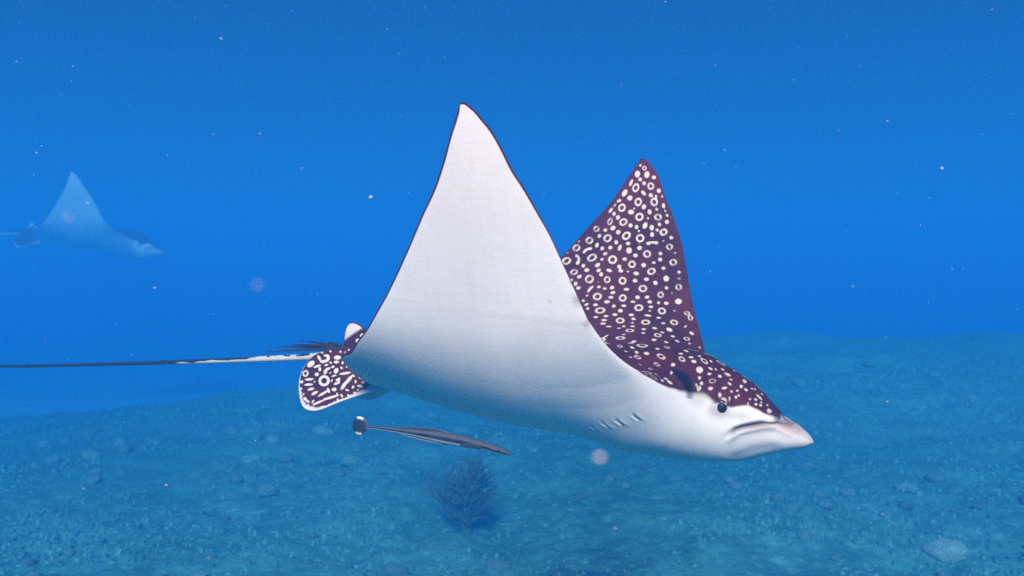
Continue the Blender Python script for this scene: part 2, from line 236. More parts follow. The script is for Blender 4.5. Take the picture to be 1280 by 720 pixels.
# ---- paint and relief fields of the ray
PLANE_E2 = np.array([0, -.62, -.785]); PLANE_E2 = PLANE_E2/np.linalg.norm(PLANE_E2)
def mark_field(a, b, marks, lim=.012, outer=.92, inner=.50):
    # signed distance (about metres, positive inside) to the pale rings and dots
    f = np.full(a.shape, -lim); fa = a.ravel(); fb = b.ravel(); ff = f.ravel()
    order = np.argsort(fa); sa = fa[order]
    for k, cu, cr, g00, g01, g10, g11 in marks:
        G = np.array([[g00, g01], [g10, g11]])*1e-4; cu_ = cu*1e-4; cr_ = cr*1e-4
        ext = np.abs(G).sum()+lim
        sel = order[np.searchsorted(sa, cu_-ext):np.searchsorted(sa, cu_+ext)]
        sel = sel[np.abs(fb[sel]-cr_) < ext]
        if not len(sel): continue
        q = np.linalg.inv(G) @ np.stack([fa[sel]-cu_, fb[sel]-cr_])
        rho = np.hypot(q[0], q[1]); rad = math.sqrt(abs(np.linalg.det(G)))
        val = (outer-rho)*rad
        if k: val = np.minimum(val, (rho-inner)*rad)
        ff[sel] = np.maximum(ff[sel], val)
    return ff.reshape(a.shape)
def random_marks(seed):
    # same kind of rings and dots for the rest of the back
    g = np.random.default_rng(seed)
    pts = [(m_[1], m_[2], 190 if m_[0] else 105) for m_ in MARKS]
    P = np.array(pts, float); T0 = P.copy(); out = []
    def inside(u_, r_): return abs(r_)*1e-4 < np.interp(u_*1e-4, OUT_U, OUT_R)-.014
    for big, tries in ((True, 3500), (False, 9000)):
        for _ in range(tries):
            u_ = g.uniform(-5200, 4200); r_ = g.uniform(-8200, 8200)
            if not inside(u_, r_): continue
            rad = g.uniform(105, 140) if big else g.uniform(32, 62)
            need = rad+(150 if big else 22)
            if (np.hypot(P[:, 0]-u_, P[:, 1]-r_) < P[:, 2]+need*.62).any() or np.hypot(T0[:, 0]-u_, T0[:, 1]-r_).min() < 330: continue
            P = np.vstack([P, (u_, r_, rad)])
            a = g.uniform(0, math.pi); e = g.uniform(1, 1.35) if big else g.uniform(1, 1.9)
            c_, s_ = math.cos(a), math.sin(a)
            out.append((int(big), u_, r_, rad*e*c_, -rad/e*s_*(e if big else 1), rad*e*s_, rad/e*c_*(e if big else 1)))
    return out
MOUTH = np.array([(.338, -.006), (.345, .002), (.352, .012), (.362, .0225), (.375, .029), (.39, .0345), (.405, .040), (.42, .0432), (.435, .0445), (.446, .041), (.456, .0375)])
def polyline_dist(px, py, poly):
    best = np.full(px.shape, 9.0); sgn = np.zeros(px.shape); tt = np.zeros(px.shape)
    n = len(poly)-1
    for i in range(n):
        a = poly[i]; d = poly[i+1]-a
        k = np.clip(((px-a[0])*d[0]+(py-a[1])*d[1])/(d@d), 0, 1)
        ex = px-a[0]-k*d[0]; ey = py-a[1]-k*d[1]; dd = np.hypot(ex, ey)
        m_ = dd < best; best = np.where(m_, dd, best); sgn = np.where(m_, np.sign(d[0]*ey-d[1]*ex), sgn); tt = np.where(m_, (i+k)/n, tt)
    return best, sgn, tt
GILLS = [(.096, -.150, -.137), (.120, -.172, -.150), (.146, -.186, -.160), (.174, -.190, -.164), (.206, -.193, -.169)]

def ray_mesh(name, detail=1.0, near=(-.134, 1.092, 1.231), far=(-.054, 1.142, 1.179), seed=3, spot_shrink=0.0):
    u, S, R_, rmax, dt, vb = ray_surface(near, far, int(540*detail), int(320*detail))
    nuS, nx = S.shape
    U = np.repeat(u[:, None], nx, 1); SR = np.sign(S)*R_
    edge = (1-np.abs(S))*rmax[:, None]
    slope = np.gradient(rmax, u)[:, None]; edge = edge/np.sqrt(1+slope**2)          # distance to the outline
    fields = {}
    out_pos = []
    F_ = {k: [] for k in ('dorsal', 'spot', 'crease', 'pink', 'hole', 'grey')}
    marks = MARKS+random_marks(seed)
    for sheet, P in ((1, dt), (-1, vb)):
        P = P.copy()
        nrm = np.cross(np.gradient(P, axis=0), np.gradient(P, axis=1)); nrm /= np.linalg.norm(nrm, axis=2)[..., None]+1e-12
        nrm *= sheet
        # colour boundary: dark back wraps 2-3 mm round the fin margin, white cheek climbs above the edge towards the snout
        wrap = np.interp(U, [-.62, -.45, -.05, .06, .12, .2, .3, .5], [.002, .003, .0042, .0034, .001, -.0012, -.0010, -.001])
        wrap = np.where((S > 0) & (U > .05), .003, wrap)
        wob = .0007*(vnoise(U*70+50, SR*70+50, 5)-.5)*sstep(.05, .2, U)
        d = sheet*edge+wrap+wob
        hb = np.interp(U, [.30, .315, .33, .345, .36, .382, .403, .424, .436, .448], [.074, .071, .067, .063, .066, .068, .059, .0515, .047, .060])
        dh = (P[..., 2]-hb)*.8+.003*(vnoise(U*90, SR*60+9, 8)-.5)
        hk = sstep(.30, .335, U); d = (d*(1-hk)+dh*hk)*(1-.68*sstep(.22, .31, U))
        d = np.where(U > .44, np.minimum(d, -(U-.44)), d)
        # rostral fold
        md, ms, mt_ = polyline_dist(U, P[..., 2], MOUTH)
        on = sstep(.33, .345, U)
        fade = sstep(0, .25, mt_)*(1-.65*sstep(.72, 1, mt_))
        groove = np.exp(-(md/.0036)**2)*fade*on
        lip = np.exp(-((md-.009)/.006)**2)*(ms < 0)*fade*on
        brow = np.exp(-((md-.008)/.006)**2)*(ms > 0)*fade*on
        P += nrm*(-.0050*groove*(.35+.65*sstep(.1, .45, mt_))+.0036*lip+.0010*brow)[..., None]
        crease = np.exp(-((md-.0004)/.0016)**2)*fade*on*1.0*sstep(.05, .4, mt_)+.60*np.exp(-((md-.0035)/.0035)**2)*(ms < 0)*fade*on*sstep(.12, .3, mt_)*(1-sstep(.55, .85, mt_))
        # chin fold below the lobe
        cd, cs, ct = polyline_dist(U, P[..., 2], np.array([(.345, -.046), (.37, -.033), (.40, -.016), (.43, -.006), (.455, .000)]))
        chin = np.exp(-(cd/.010)**2)*sstep(0, .2, ct)*(1-sstep(.7, 1, ct))*sstep(.33, .35, U)
        P += nrm*(-.0018*chin)[..., None]
        pink = np.clip(1-md/.03, 0, 1)*(ms < 0)*on*sstep(.36, .42, U)+.45*sstep(.45, .485, U)
        hole = np.zeros_like(U)
        eye_d = np.hypot((U-.330)/1.25, P[..., 2]-.056)
        grey = .12*chin+.75*np.exp(-(eye_d/.0165)**3)+.42*np.exp(-(((U-.375)/.030)**2+((P[..., 2]-.048)/.010)**2))
        if sheet > 0:
            # spiracle behind each eye
            for side in (-1, 1):
                du = (U-.262)/.023; dr = (SR-side*.1200)/.0155
                q = np.hypot(du*.92+side*dr*.39, dr*.92-side*du*.39)
                q = np.hypot(du, dr)
                P += nrm*(-.020*np.exp(-(q/.78)**4)+.0035*np.exp(-((q-1.15)/.3)**2))[..., None]*sstep(0, .010, (1-np.abs(S))*rmax[:, None])[..., None]
                hole = np.maximum(hole, np.exp(-(q/1.02)**8))
                # eye socket ridge
            for side in (-1, 1):
                q = np.hypot(U-.332, SR-side*.082)
                P += nrm*(.003*np.exp(-((q-.015)/.005)**2))[..., None]
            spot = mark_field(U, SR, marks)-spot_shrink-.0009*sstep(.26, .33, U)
            spot = np.where(hole > .3, -.01, spot)
            spot = np.where((edge < .005) & (U < .28), np.minimum(spot, edge-.005), spot)
        else:
            spot = np.full_like(U, -.01)
            for gu, r0, r1 in GILLS:
                for side in (-1, 1):
                    rr = side*SR; k = np.clip((rr+r0*-1*0-abs(r1))/(abs(r0)-abs(r1)), 0, 1)
                    cu = gu-.004*(k-.5)+.003*np.sin(k*6); inr = (rr > abs(r1)-.002) & (rr < abs(r0)+.002)
                    q = np.abs(U-cu)
                    s_ = inr*np.sin(np.pi*np.clip((rr-abs(r1)+.004)/(abs(r0)-abs(r1)+.008), 0, 1))
                    P += nrm*(-.0018*np.exp(-(q/.0030)**2)*s_+.0008*np.exp(-((q-.006)/.004)**2)*s_)[..., None]
                    crease = np.maximum(crease, .85*np.exp(-(q/.0014)**2)*s_*(gu > .15)+.20*np.exp(-(q/.002)**2)*s_)
            # rubbed, greyish scars on the front margin of the right wing
            for cu, cr, w_ in ((.139, -.497, .010), (.150, -.452, .007), (.128, -.53, .004)):
                grey = np.maximum(grey, np.exp(-((U-cu)**2+(SR-cr)**2)/w_**2)*sstep(.3, .6, vnoise(U*220, SR*220, 4)+.2))
            crease = np.maximum(crease, .8*np.exp(-((U-.088)**2+(SR+.491)**2)/.0022**2))
        F_['dorsal'].append(d); F_['spot'].append(spot); F_['crease'].append(crease); F_['pink'].append(pink); F_['hole'].append(hole); F_['grey'].append(grey)
        out_pos.append(P)
    nd = nuS*nx
    V = np.concatenate([out_pos[0].reshape(-1, 3), out_pos[1].reshape(-1, 3)])
    I0 = np.arange(nd).reshape(nuS, nx); I1 = I0+nd
    I1 = I1.copy(); I1[:, 0] = I0[:, 0]; I1[:, -1] = I0[:, -1]                      # both sheets share the margin
    q0 = np.stack([I0[:-1, :-1], I0[1:, :-1], I0[1:, 1:], I0[:-1, 1:]], -1).reshape(-1, 4)
    q1 = np.stack([I1[:-1, :-1], I1[:-1, 1:], I1[1:, 1:], I1[1:, :-1]], -1).reshape(-1, 4)
    # caps at the snout tip and the tail root
    caps = []
    for row, flip in ((0, False), (nuS-1, True)):
        a = I0[row]; b_ = I1[row]
        c_ = np.stack([a[:-1], a[1:], b_[1:], b_[:-1]], -1)
        caps.append(c_[1:-1, ::-1] if flip else c_[1:-1])
    quads = np.concatenate([q0, q1]+caps)
    used = np.unique(quads); remap = np.full(len(V), -1); remap[used] = np.arange(len(used))
    me = raw_mesh(name, V[used], remap[quads])
    for k, (a, b_) in F_.items():
        attr(me, k, np.concatenate([a.ravel(), b_.ravel()])[used])
    return me

# ---- materials of the ray
def dark_skin(t, co=None):
    n1 = noise(t, 9, 4, .55, co); n2 = noise(t, 60, 3, .6, co)
    c = mix(t, maprange(t, n1, .3, .7), (.045, .0032, .0040), (.085, .0085, .0080))
    return mix(t, maprange(t, n2, .45, .8, 0, .35), c, (.11, .020, .018))
m, t, b = mat_new('ray_skin'); SKIN = m
obj_c = N(t, 'ShaderNodeTexCoord').outputs['Object']
belly = mix(t, maprange(t, noise(t, 3.0, 5, .6, obj_c), .35, .7), (.74, .71, .69), (.83, .80, .785))
streak_map = N(t, 'ShaderNodeMapping'); t.links.new(obj_c, streak_map.inputs[0]); streak_map.inputs['Scale'].default_value = (9, 46, 46)
belly = mix(t, maprange(t, noise(t, 2.2, 4, .6, streak_map.outputs[0]), .50, .78, 0, .22), belly, (.62, .60, .60))
fold_map = N(t, 'ShaderNodeMapping'); t.links.new(obj_c, fold_map.inputs[0]); fold_map.inputs['Scale'].default_value = (34, 7, 5); fold_map.inputs['Rotation'].default_value = (0, R(-18), 0)
fold = noise(t, 1.6, 4, .6, fold_map.outputs[0], .4)
belly = mix(t, maprange(t, fold, .52, .75, 0, .16), belly, (.58, .55, .55))
belly = mix(t, maprange(t, noise(t, 6.5, 6, .7, obj_c, .8), .56, .74, 0, .32), belly, (.60, .56, .54))
belly = mix(t, maprange(t, noise(t, 95, 2, .5, obj_c), .72, .80, 0, .35), belly, (.42, .38, .38))
belly = mix(t, fattr(t, 'pink'), belly, (.46, .34, .32))
belly = mix(t, fattr(t, 'grey'), belly, (.36, .30, .31))
back = dark_skin(t, obj_c)
back = mix(t, maprange(t, fattr(t, 'spot'), -.0012, .0012), back, mix(t, noise(t, 45, 3, .6, obj_c), (.46, .38, .31), (.74, .66, .57)))
skin = mix(t, maprange(t, fattr(t, 'dorsal'), -.0008, .0008), belly, back)
skin = mix(t, fattr(t, 'crease'), skin, (.050, .026, .024))
skin = mix(t, fattr(t, 'hole'), skin, (.003, .002, .003))
t.links.new(skin, b.inputs['Base Color']); b.inputs['Roughness'].default_value = .55; b.inputs['Specular IOR Level'].default_value = .05
bump(t, b, mix(t, .5, mix(t, .35, noise(t, 160, 3, .6, obj_c), noise(t, 2.0, 5, .6, streak_map.outputs[0])), fold), .15, .005)

m, t, b = mat_new('ray_fin'); FIN = m
co = N(t, 'ShaderNodeTexCoord').outputs['Object']
fin_c = mix(t, maprange(t, fattr(t, 'spot'), -.0012, .0012), dark_skin(t, co), (.66, .59, .51))
fin_c = mix(t, maprange(t, fattr(t, 'rim'), 0, 1), fin_c, (.66, .58, .58))
t.links.new(fin_c, b.inputs['Base Color']); b.inputs['Roughness'].default_value = .6; b.inputs['Specular IOR Level'].default_value = .05
bump(t, b, noise(t, 150, 3, .6, co), .2, .003)
m, t, b = mat_new('ray_spine'); SPINE = m
t.links.new(mix(t, noise(t, 60, 3), (.012, .006, .010), (.035, .016, .024)), b.inputs['Base Color']); b.inputs['Roughness'].default_value = .5
m, t, b = mat_new('ray_tail'); TAIL = m
co = N(t, 'ShaderNodeTexCoord').outputs['Object']
sx = N(t, 'ShaderNodeSeparateXYZ'); t.links.new(co, sx.inputs[0])
tm = N(t, 'ShaderNodeMapping'); t.links.new(co, tm.inputs[0]); tm.inputs['Scale'].default_value = (14, 30, 60)
whiteness = maprange(t, sx.outputs[0], -1.32, -.72, -.16, .42, False)
add = N(t, 'ShaderNodeMath', operation='ADD'); t.links.new(whiteness, add.inputs[0]); t.links.new(noise(t, 1.0, 3, .6, tm.outputs[0]), add.inputs[1])
tail_top = maprange(t, fattr(t, 'top'), .25, .75, 0, .30)
sub = N(t, 'ShaderNodeMath', operation='SUBTRACT'); t.links.new(add.outputs[0], sub.inputs[0]); t.links.new(tail_top, sub.inputs[1])
t.links.new(mix(t, maprange(t, sub.outputs[0], .50, .58), (.010, .005, .007), (.58, .54, .52)), b.inputs['Base Color']); b.inputs['Roughness'].default_value = .55
m, t, b = mat_new('eyeball'); EYE = m
lw = N(t, 'ShaderNodeTexCoord').outputs['Object']
t.links.new(mix(t, noise(t, 90, 3, .5, lw), (.004, .003, .004), (.012, .007, .009)), b.inputs['Base Color']); b.inputs['Roughness'].default_value = .45; b.inputs['Specular IOR Level'].default_value = .15

PEL_OUT = [(135, -432), (-62, -333), (-333, -247), (-679, -172), (-930, 5), (-1017, 316), (-954, 689), (-727, 1070), (-487, 1311), (-233, 1373), (16, 1309), (324, 1107), (682, 876), (1097, 636), (1500, 420)]
def fin_fill(seed):
    # short squiggles that fill the gaps between the larger fin markings
    g = np.random.default_rng(seed); P = np.array([(m_[1], m_[2], .8*math.sqrt(abs(m_[3]*m_[6]-m_[4]*m_[5]))+20) for m_ in PEL_MARKS]); out = []
    for _ in range(4000):
        a_ = g.uniform(-1000, 1100); b_ = g.uniform(-300, 1350); rad = g.uniform(22, 34); L = rad*g.uniform(1.2, 3.2); th = math.atan2(b_-350, a_-100)+g.normal(0, .35)
        c_, s_ = math.cos(th), math.sin(th); ends = [(a_+c_*L*.7*k, b_+s_*L*.7*k) for k in (-1, 0, 1)]
        if any((np.hypot(P[:, 0]-x, P[:, 1]-y) < P[:, 2]+rad+22).any() for x, y in ends): continue
        for x, y in ends: P = np.vstack([P, (x, y, rad+4)])
        out.append((0, a_, b_, c_*L, -s_*rad, s_*L, c_*rad))
    return out
def pelvic_fin(parent, side, spots=True):
    # rounded lobe lying obliquely beside the tail root, about 8 mm thick, thin at its margin
    O = np.array([-.55, -.03, .03])
    o = np.array(PEL_OUT, float)*1e-4
    # resample the outline smoothly
    d = np.concatenate([[0], np.cumsum(np.hypot(*np.diff(o, axis=0).T))]); s = np.linspace(0, d[-1], 170)
    ox = smooth_interp_any(s, d, o[:, 0]); oy = smooth_interp_any(s, d, o[:, 1])
    A = np.array([.012, -.035]); B = np.array([.12, .012])                        # root line in the fin's plane
    k = np.linspace(0, 1, 170)[:, None]; root = A*(1-k)+B*k
    rim = np.stack([ox, oy], 1); nk = 110
    kk = 1-(1-np.linspace(0, 1, nk))**1.6
    G = root[:, None]*(1-kk[None, :, None])+rim[:, None]*kk[None, :, None]
    a, b_ = G[..., 0], G[..., 1]
    th = .0075*np.sqrt(np.clip(1-kk[None, :]**2.4, 0, 1))*np.ones_like(a)+.0004
    pos = O+a[..., None]*np.array([1, 0, 0])+b_[..., None]*PLANE_E2
    nrm = np.cross(PLANE_E2, [1, 0, 0]); nrm = nrm*(1 if nrm[2] > 0 else -1)
    ripple = .004*np.sin(k*9+1)*kk[None, :]**2
    Pt = pos+nrm*(th+ripple)[..., None]; Pb = pos+nrm*(-th+ripple)[..., None]
    if side > 0: Pt[..., 1] *= -1; Pb[..., 1] *= -1
    n = Pt.shape[0]*nk; I0 = np.arange(n).reshape(-1, nk); I1 = I0+n
    q0 = np.stack([I0[:-1, :-1], I0[1:, :-1], I0[1:, 1:], I0[:-1, 1:]], -1).reshape(-1, 4)
    q1 = np.stack([I1[:-1, :-1], I1[:-1, 1:], I1[1:, 1:], I1[1:, :-1]], -1).reshape(-1, 4)
    def wall(x, y): return np.stack([x[:-1], x[1:], y[1:], y[:-1]], -1)
    qs = [q0, q1, wall(I0[:, -1], I1[:, -1]), wall(I1[:, 0], I0[:, 0]), wall(I0[0], I1[0]), wall(I1[-1], I0[-1])]
    me = raw_mesh('pelvic_fin', np.concatenate([Pt.reshape(-1, 3), Pb.reshape(-1, 3)]), np.concatenate(qs))
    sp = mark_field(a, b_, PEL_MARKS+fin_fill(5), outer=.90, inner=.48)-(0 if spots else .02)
    rimdist = (1-kk[None, :])*np.hypot(*(rim-root).T)[:, None]
    along = np.linspace(0, 1, 170)[:, None]
    width = np.interp(along, [0, .25, .40, .52, .60, .75, .86, 1], [.0005, .001, .003, .008, .010, .007, .016, .05])
    rm = np.clip(1.5-rimdist/width+.6*(vnoise(a*160, b_*160, 2)-.5), 0, 1)
    attr(me, 'spot', np.concatenate([sp.ravel(), np.full(n, -.01)])); attr(me, 'rim', np.concatenate([rm.ravel(), np.ones(n)]))
    return link('pelvic_fin', me, FIN, parent)
def smooth_interp_any(x, xs, ys):
    # Catmull-Rom through the points
    i = np.clip(np.searchsorted(xs, x)-1, 0, len(xs)-2); tt = (x-xs[i])/(xs[i+1]-xs[i])
    p0 = ys[np.maximum(i-1, 0)]; p1 = ys[i]; p2 = ys[i+1]; p3 = ys[np.minimum(i+2, len(ys)-1)]
    return .5*(2*p1+(p2-p0)*tt+(2*p0-5*p1+4*p2-p3)*tt**2+(3*p1-p0-3*p2+p3)*tt**3)

def make_ray(loc, yaw, pitch, label, detail=1.0, scale=1.0, **kw):
    root = empty('eagle_ray'); M_ = ray_axes(yaw, pitch)*scale
    root.matrix_world = Matrix(((*M_[0], loc[0]), (*M_[1], loc[1]), (*M_[2], loc[2]), (0, 0, 0, 1)))
    tag(root, label, 'ray', 'eagle rays gliding over the reef')
    link('body', ray_mesh('eagle_ray_body', detail, **kw), SKIN, root)
    # eyes
    for side in (-1, 1):
        n_ = 16; vs = []; 
        for i in range(n_+1):
            for k in range(24):
                th = math.pi*i/n_; ph = 2*math.pi*k/24
                vs.append((.332+.0135*math.sin(th)*math.cos(ph), side*(.0835+.0082*math.cos(th)), .0600+.0128*math.sin(th)*math.sin(ph)))
        fs = [[i*24+k, i*24+(k+1) % 24, (i+1)*24+(k+1) % 24, (i+1)*24+k] for i in range(n_) for k in range(24)]
        eye = link('eye', raw_mesh('eye', vs, fs), EYE, root)
        # brow ridge over the eye
        a_ = np.linspace(R(28), R(152), 15)
        path = np.stack([.332+.0155*np.cos(a_), np.full(15, side*.0858)-side*.002*np.abs(np.cos(a_)), .0595+.0140*np.sin(a_)], 1)
        V_, F_ = tube(path, .0026*np.sin(np.linspace(.25, math.pi-.25, 15)), 8)
        lid = link('eyelid', raw_mesh('eyelid', V_, F_), None, eye); me = lid.data
        me.materials.append(FIN); attr(me, 'spot', np.full(len(V_), -.01)); attr(me, 'rim', np.zeros(len(V_)))
    # pelvic fins, dorsal fin, stinging spines, whip tail
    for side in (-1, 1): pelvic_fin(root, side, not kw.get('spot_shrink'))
    prof = np.array([(-.5799, .040), (-.5775, .062), (-.5768, .086), (-.5745, .104), (-.5690, .1155), (-.5576, .1212), (-.5418, .1190), (-.5232, .1105), (-.5067, .0992), (-.4943, .0838), (-.4850, .060), (-.482, .040)])
    d_ = np.concatenate([[0], np.cumsum(np.hypot(*np.diff(prof, axis=0).T))]); s_ = np.linspace(0, d_[-1], 60)
    rim = np.stack([smooth_interp_any(s_, d_, prof[:, 0]), smooth_interp_any(s_, d_, prof[:, 1])], 1)
    cen = np.array([-.53, .045]); kk = 1-(1-np.linspace(0, 1, 24))**1.6
    G = cen+(rim-cen)[:, None]*kk[None, :, None]; th = (.007*np.sqrt(np.clip(1-kk**2.2, 0, 1))+.0004)[None, :]*np.ones(60)[:, None]
    Pn = np.stack([G[..., 0], -th, G[..., 1]], -1); Pf = np.stack([G[..., 0], th, G[..., 1]], -1)
    n = 60*24; I0 = np.arange(n).reshape(60, 24); I1 = I0+n
    q0 = np.stack([I0[:-1, :-1], I0[1:, :-1], I0[1:, 1:], I0[:-1, 1:]], -1).reshape(-1, 4); q1 = q0[:, ::-1]+n
    w_ = np.stack([I0[:-1, -1], I0[1:, -1], I1[1:, -1], I1[:-1, -1]], -1)
    me = raw_mesh('dorsal_fin', np.concatenate([Pn.reshape(-1, 3), Pf.reshape(-1, 3)]), np.concatenate([q0, q1, w_]))
    rd = (1-kk[None, :])*np.hypot(*(rim-cen).T)[:, None]
    grey = sstep(.0015, .004, rd)*sstep(0, .012, (G[..., 1]-(.070+.75*(G[..., 0]+.575))))
    wh = np.maximum(np.exp(-(((G[..., 0]+.520)/.012)**2+((G[..., 1]-.093)/.007)**2)**2), np.exp(-(((G[..., 0]+.535)/.007)**2+((G[..., 1]-.080)/.006)**2)**2))
    attr(me, 'rim', np.tile((grey*.9).ravel(), 2)); attr(me, 'spot', np.tile((wh*.02-.01).ravel(), 2))
    link('dorsal_fin', me, FIN, root)
    for tx, tw, dv in ((-.7954, .0215, -.010), (-.7773, .0350, .004), (-.7351, .0475, -.003), (-.7118, .0590, .008), (-.6243, .0665, .000)):
        k = np.linspace(0, 1, 14)[:, None]; b0 = np.array([-.565, dv*.4, .056])
        path = b0*(1-k)+np.array([tx, dv, tw])*k+np.array([0, 0, .003])*np.sin(k*math.pi)
        V_, F_ = tube(path, .0054*(1-k[:, 0])**.8+.0007, 8, .8); link('spine', raw_mesh('spine', V_, F_), SPINE, root)
    pts = np.array([(-.46, .050), (-.5528, .0465), (-.5746, .042), (-.6877, .022), (-.8788, -.0091), (-1.1371, -.0492), (-1.4197, -.091), (-1.7301, -.1345), (-2.3, -.19), (-2.75, -.21)])
    uu = np.linspace(-.46, -2.75, 120); zz = smooth_interp(-uu, -pts[:, 0], pts[:, 1])
    rad = np.interp(-uu, [.46, .56, .62, .69, .88, 1.14, 1.42, 1.73, 2.75], [.020, .015, .0100, .0078, .0064, .0053, .0046, .0040, .0014])
    V_, F_ = tube(np.stack([uu, .006*np.sin(uu*5), zz], 1), rad, 14)
    me = raw_mesh('tail', V_, F_); ang = np.concatenate([np.tile((np.sin(2*np.pi*np.arange(14)/14)+1)/2, 120), [0, 0]]); attr(me, 'top', ang)
    link('tail', me, TAIL, root)
    return root
make_ray((0.122, 2.034, CAM_Z-.2543), RAY_YAW, RAY_PITCH, 'large spotted eagle ray with white belly and raised wings, close in the foreground')
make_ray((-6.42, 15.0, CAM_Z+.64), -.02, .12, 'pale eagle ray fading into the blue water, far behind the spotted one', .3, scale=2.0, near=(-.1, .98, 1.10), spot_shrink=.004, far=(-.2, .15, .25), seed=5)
# ------------------------------------------------------------------ sharksucker under the belly
m, t, b = mat_new('sharksucker_skin'); SUCK = m
c = mix(t, maprange(t, fattr(t, 'height'), .22, .34), (.42, .43, .40), (.006, .006, .012))
c = mix(t, maprange(t, fattr(t, 'height'), .58, .68), c, (.075, .070, .090))
c = mix(t, maprange(t, fattr(t, 'height'), .86, .97), c, (.060, .058, .075))
t.links.new(mix(t, maprange(t, noise(t, 60, 3), .4, .8, 0, .3), c, (.10, .10, .12)), b.inputs['Base Color']); b.inputs['Roughness'].default_value = .7; b.inputs['Specular IOR Level'].default_value = .1
m, t, b = mat_new('sharksucker_fin'); SFIN = m
c = mix(t, fattr(t, 'edge'), (.010, .009, .016), (.70, .69, .68)); t.links.new(c, b.inputs['Base Color']); b.inputs['Roughness'].default_value = .5
def make_sharksucker(loc, yaw, pitch):
    root = empty('sharksucker'); M_ = ray_axes(yaw, pitch)
    root.matrix_world = Matrix(((*M_[0], loc[0]), (*M_[1], loc[1]), (*M_[2], loc[2]), (0, 0, 0, 1)))
    tag(root, 'slender striped sharksucker fish with round dark tail under the ray belly', 'fish')
    x = np.linspace(-.155, .180, 70)                                  # head at +x
    hh = np.interp(x, [-.155, -.13, -.08, -.03, .02, .07, .11, .14, .160, .172, .180], [.0032, .0034, .0050, .0080, .0122, .0120, .0100, .0075, .0052, .0032, .0012])
    ww = np.interp(x, [-.155, -.08, .0, .08, .14, .165, .180], [.0018, .004, .009, .011, .0125, .0100, .002])
    arch = .006*(1-((x-.01)/.17)**2)-.004*sstep(.10, .18, x)
    V_ = []; hgt = []; ns = 20
    for i in range(70):
        for k in range(ns):
            a = 2*math.pi*k/ns; V_.append((x[i], ww[i]*math.cos(a), arch[i]+hh[i]*math.sin(a))); hgt.append((math.sin(a)+1)/2)
    F_ = [[i*ns+k, (i+1)*ns+k, (i+1)*ns+(k+1) % ns, i*ns+(k+1) % ns] for i in range(69) for k in range(ns)]
    F_.append(list(range(ns))); F_.append(list(range(69*ns+ns-1, 69*ns-1, -1)))
    me = raw_mesh('fish_body', V_, F_); attr(me, 'height', hgt); link('body', me, SUCK, root)
    def fan(name, rim, centre, th, edge_fn, mat=SFIN):
        rim = np.array(rim, float); n = len(rim); c_ = np.array(centre, float)
        vs = []; ed = []; ks = (0, .35, .65, .88, 1)
        for s_ in (-1, 1):
            for p in rim:
                for k in ks:
                    q = c_+(p-c_)*k; vs.append((q[0], q[2]+s_*th*math.sqrt(max(0, 1-k**2))+s_*.0002, q[1])); ed.append(edge_fn(p, k))
        L = len(ks); off = n*L
        fs = [[i*L+j, (i+1)*L+j, (i+1)*L+j+1, i*L+j+1] for i in range(n-1) for j in range(L-1)]
        fs += [[off+f for f in q[::-1]] for q in fs] + [[i*L+L-1, (i+1)*L+L-1, off+(i+1)*L+L-1, off+i*L+L-1] for i in range(n-1)]
        me = raw_mesh(name, vs, fs); attr(me, 'edge', ed); return link(name, me, mat, root)
    z0 = float(arch[0])
    a = np.linspace(0, 2*math.pi, 49)
    rx = np.where(np.cos(a) > 0, .021, .016)
    tail = [(-.170+rx_*math.cos(q), z0+.0200*math.sin(q), 0) for q, rx_ in zip(a, rx)]
    fan('tail_fin', tail, (-.168, z0, 0), .0022, lambda p, k: (1.0 if k > .85 and abs(p[1]-z0) > .0184 else (.10 if k > .95 else 0)))
    xs = np.linspace(-.09, .045, 30)
    zt = np.interp(xs, x, arch+hh); zb = np.interp(xs, x, arch-hh); k = np.sin(np.linspace(0, math.pi, 30))**.7
    fan('dorsal_fin', [(p, q-.001+.0060*kk, 0) for p, q, kk in zip(xs, zt, k)]+[(.045, float(zt[-1])-.002, 0), (-.09, float(zt[0])-.002, 0)], (-.03, float(zt.mean())-.001, 0), .0010, lambda p, k: .15 if k > .9 else 0)
    fan('anal_fin', [(p, q+.001-.0058*kk, 0) for p, q, kk in zip(xs, zb, k)]+[(.045, float(zb[-1])+.002, 0), (-.09, float(zb[0])+.002, 0)], (-.03, float(zb.mean())+.001, 0), .0010, lambda p, k: .28 if k > .5 else .12)
    for s_ in (-1, 1):
        fan('pectoral_fin', [(.118, .002, s_*.011), (.112, .007, s_*.014), (.095, .008, s_*.017), (.075, .004, s_*.019), (.070, .000, s_*.0185), (.085, -.004, s_*.016), (.112, -.002, s_*.0115), (.118, .002, s_*.011)], (.098, .002, s_*.0145), .0012, lambda p, k: .03)
        n_ = 10; vs = [(.153+.0030*math.sin(math.pi*i/n_)*math.cos(2*math.pi*q/12), s_*(.0098+.0022*math.cos(math.pi*i/n_)), float(np.interp(.153, x, arch))+.0010+.0030*math.sin(math.pi*i/n_)*math.sin(2*math.pi*q/12)) for i in range(n_+1) for q in range(12)]
        link('eye', raw_mesh('fish_eye', vs, [[i*12+q, i*12+(q+1) % 12, (i+1)*12+(q+1) % 12, (i+1)*12+q] for i in range(n_) for q in range(12)]), EYE, root)
    xs = np.linspace(.115, .172, 20); path = np.stack([xs, 0*xs, np.interp(xs, x, arch+hh)-.0006], 1)
    V_, F_ = tube(path, .0085*np.sqrt(np.clip(np.sin(np.linspace(.05, math.pi-.05, 20)), 0, 1)), 12, .18)
    me = raw_mesh('sucking_disc', V_, F_); attr(me, 'edge', np.full(len(V_), .10)); link('sucking_disc', me, SFIN, root)
    return root
make_sharksucker((-.170, 2.03, CAM_Z-.318), .30, .115)

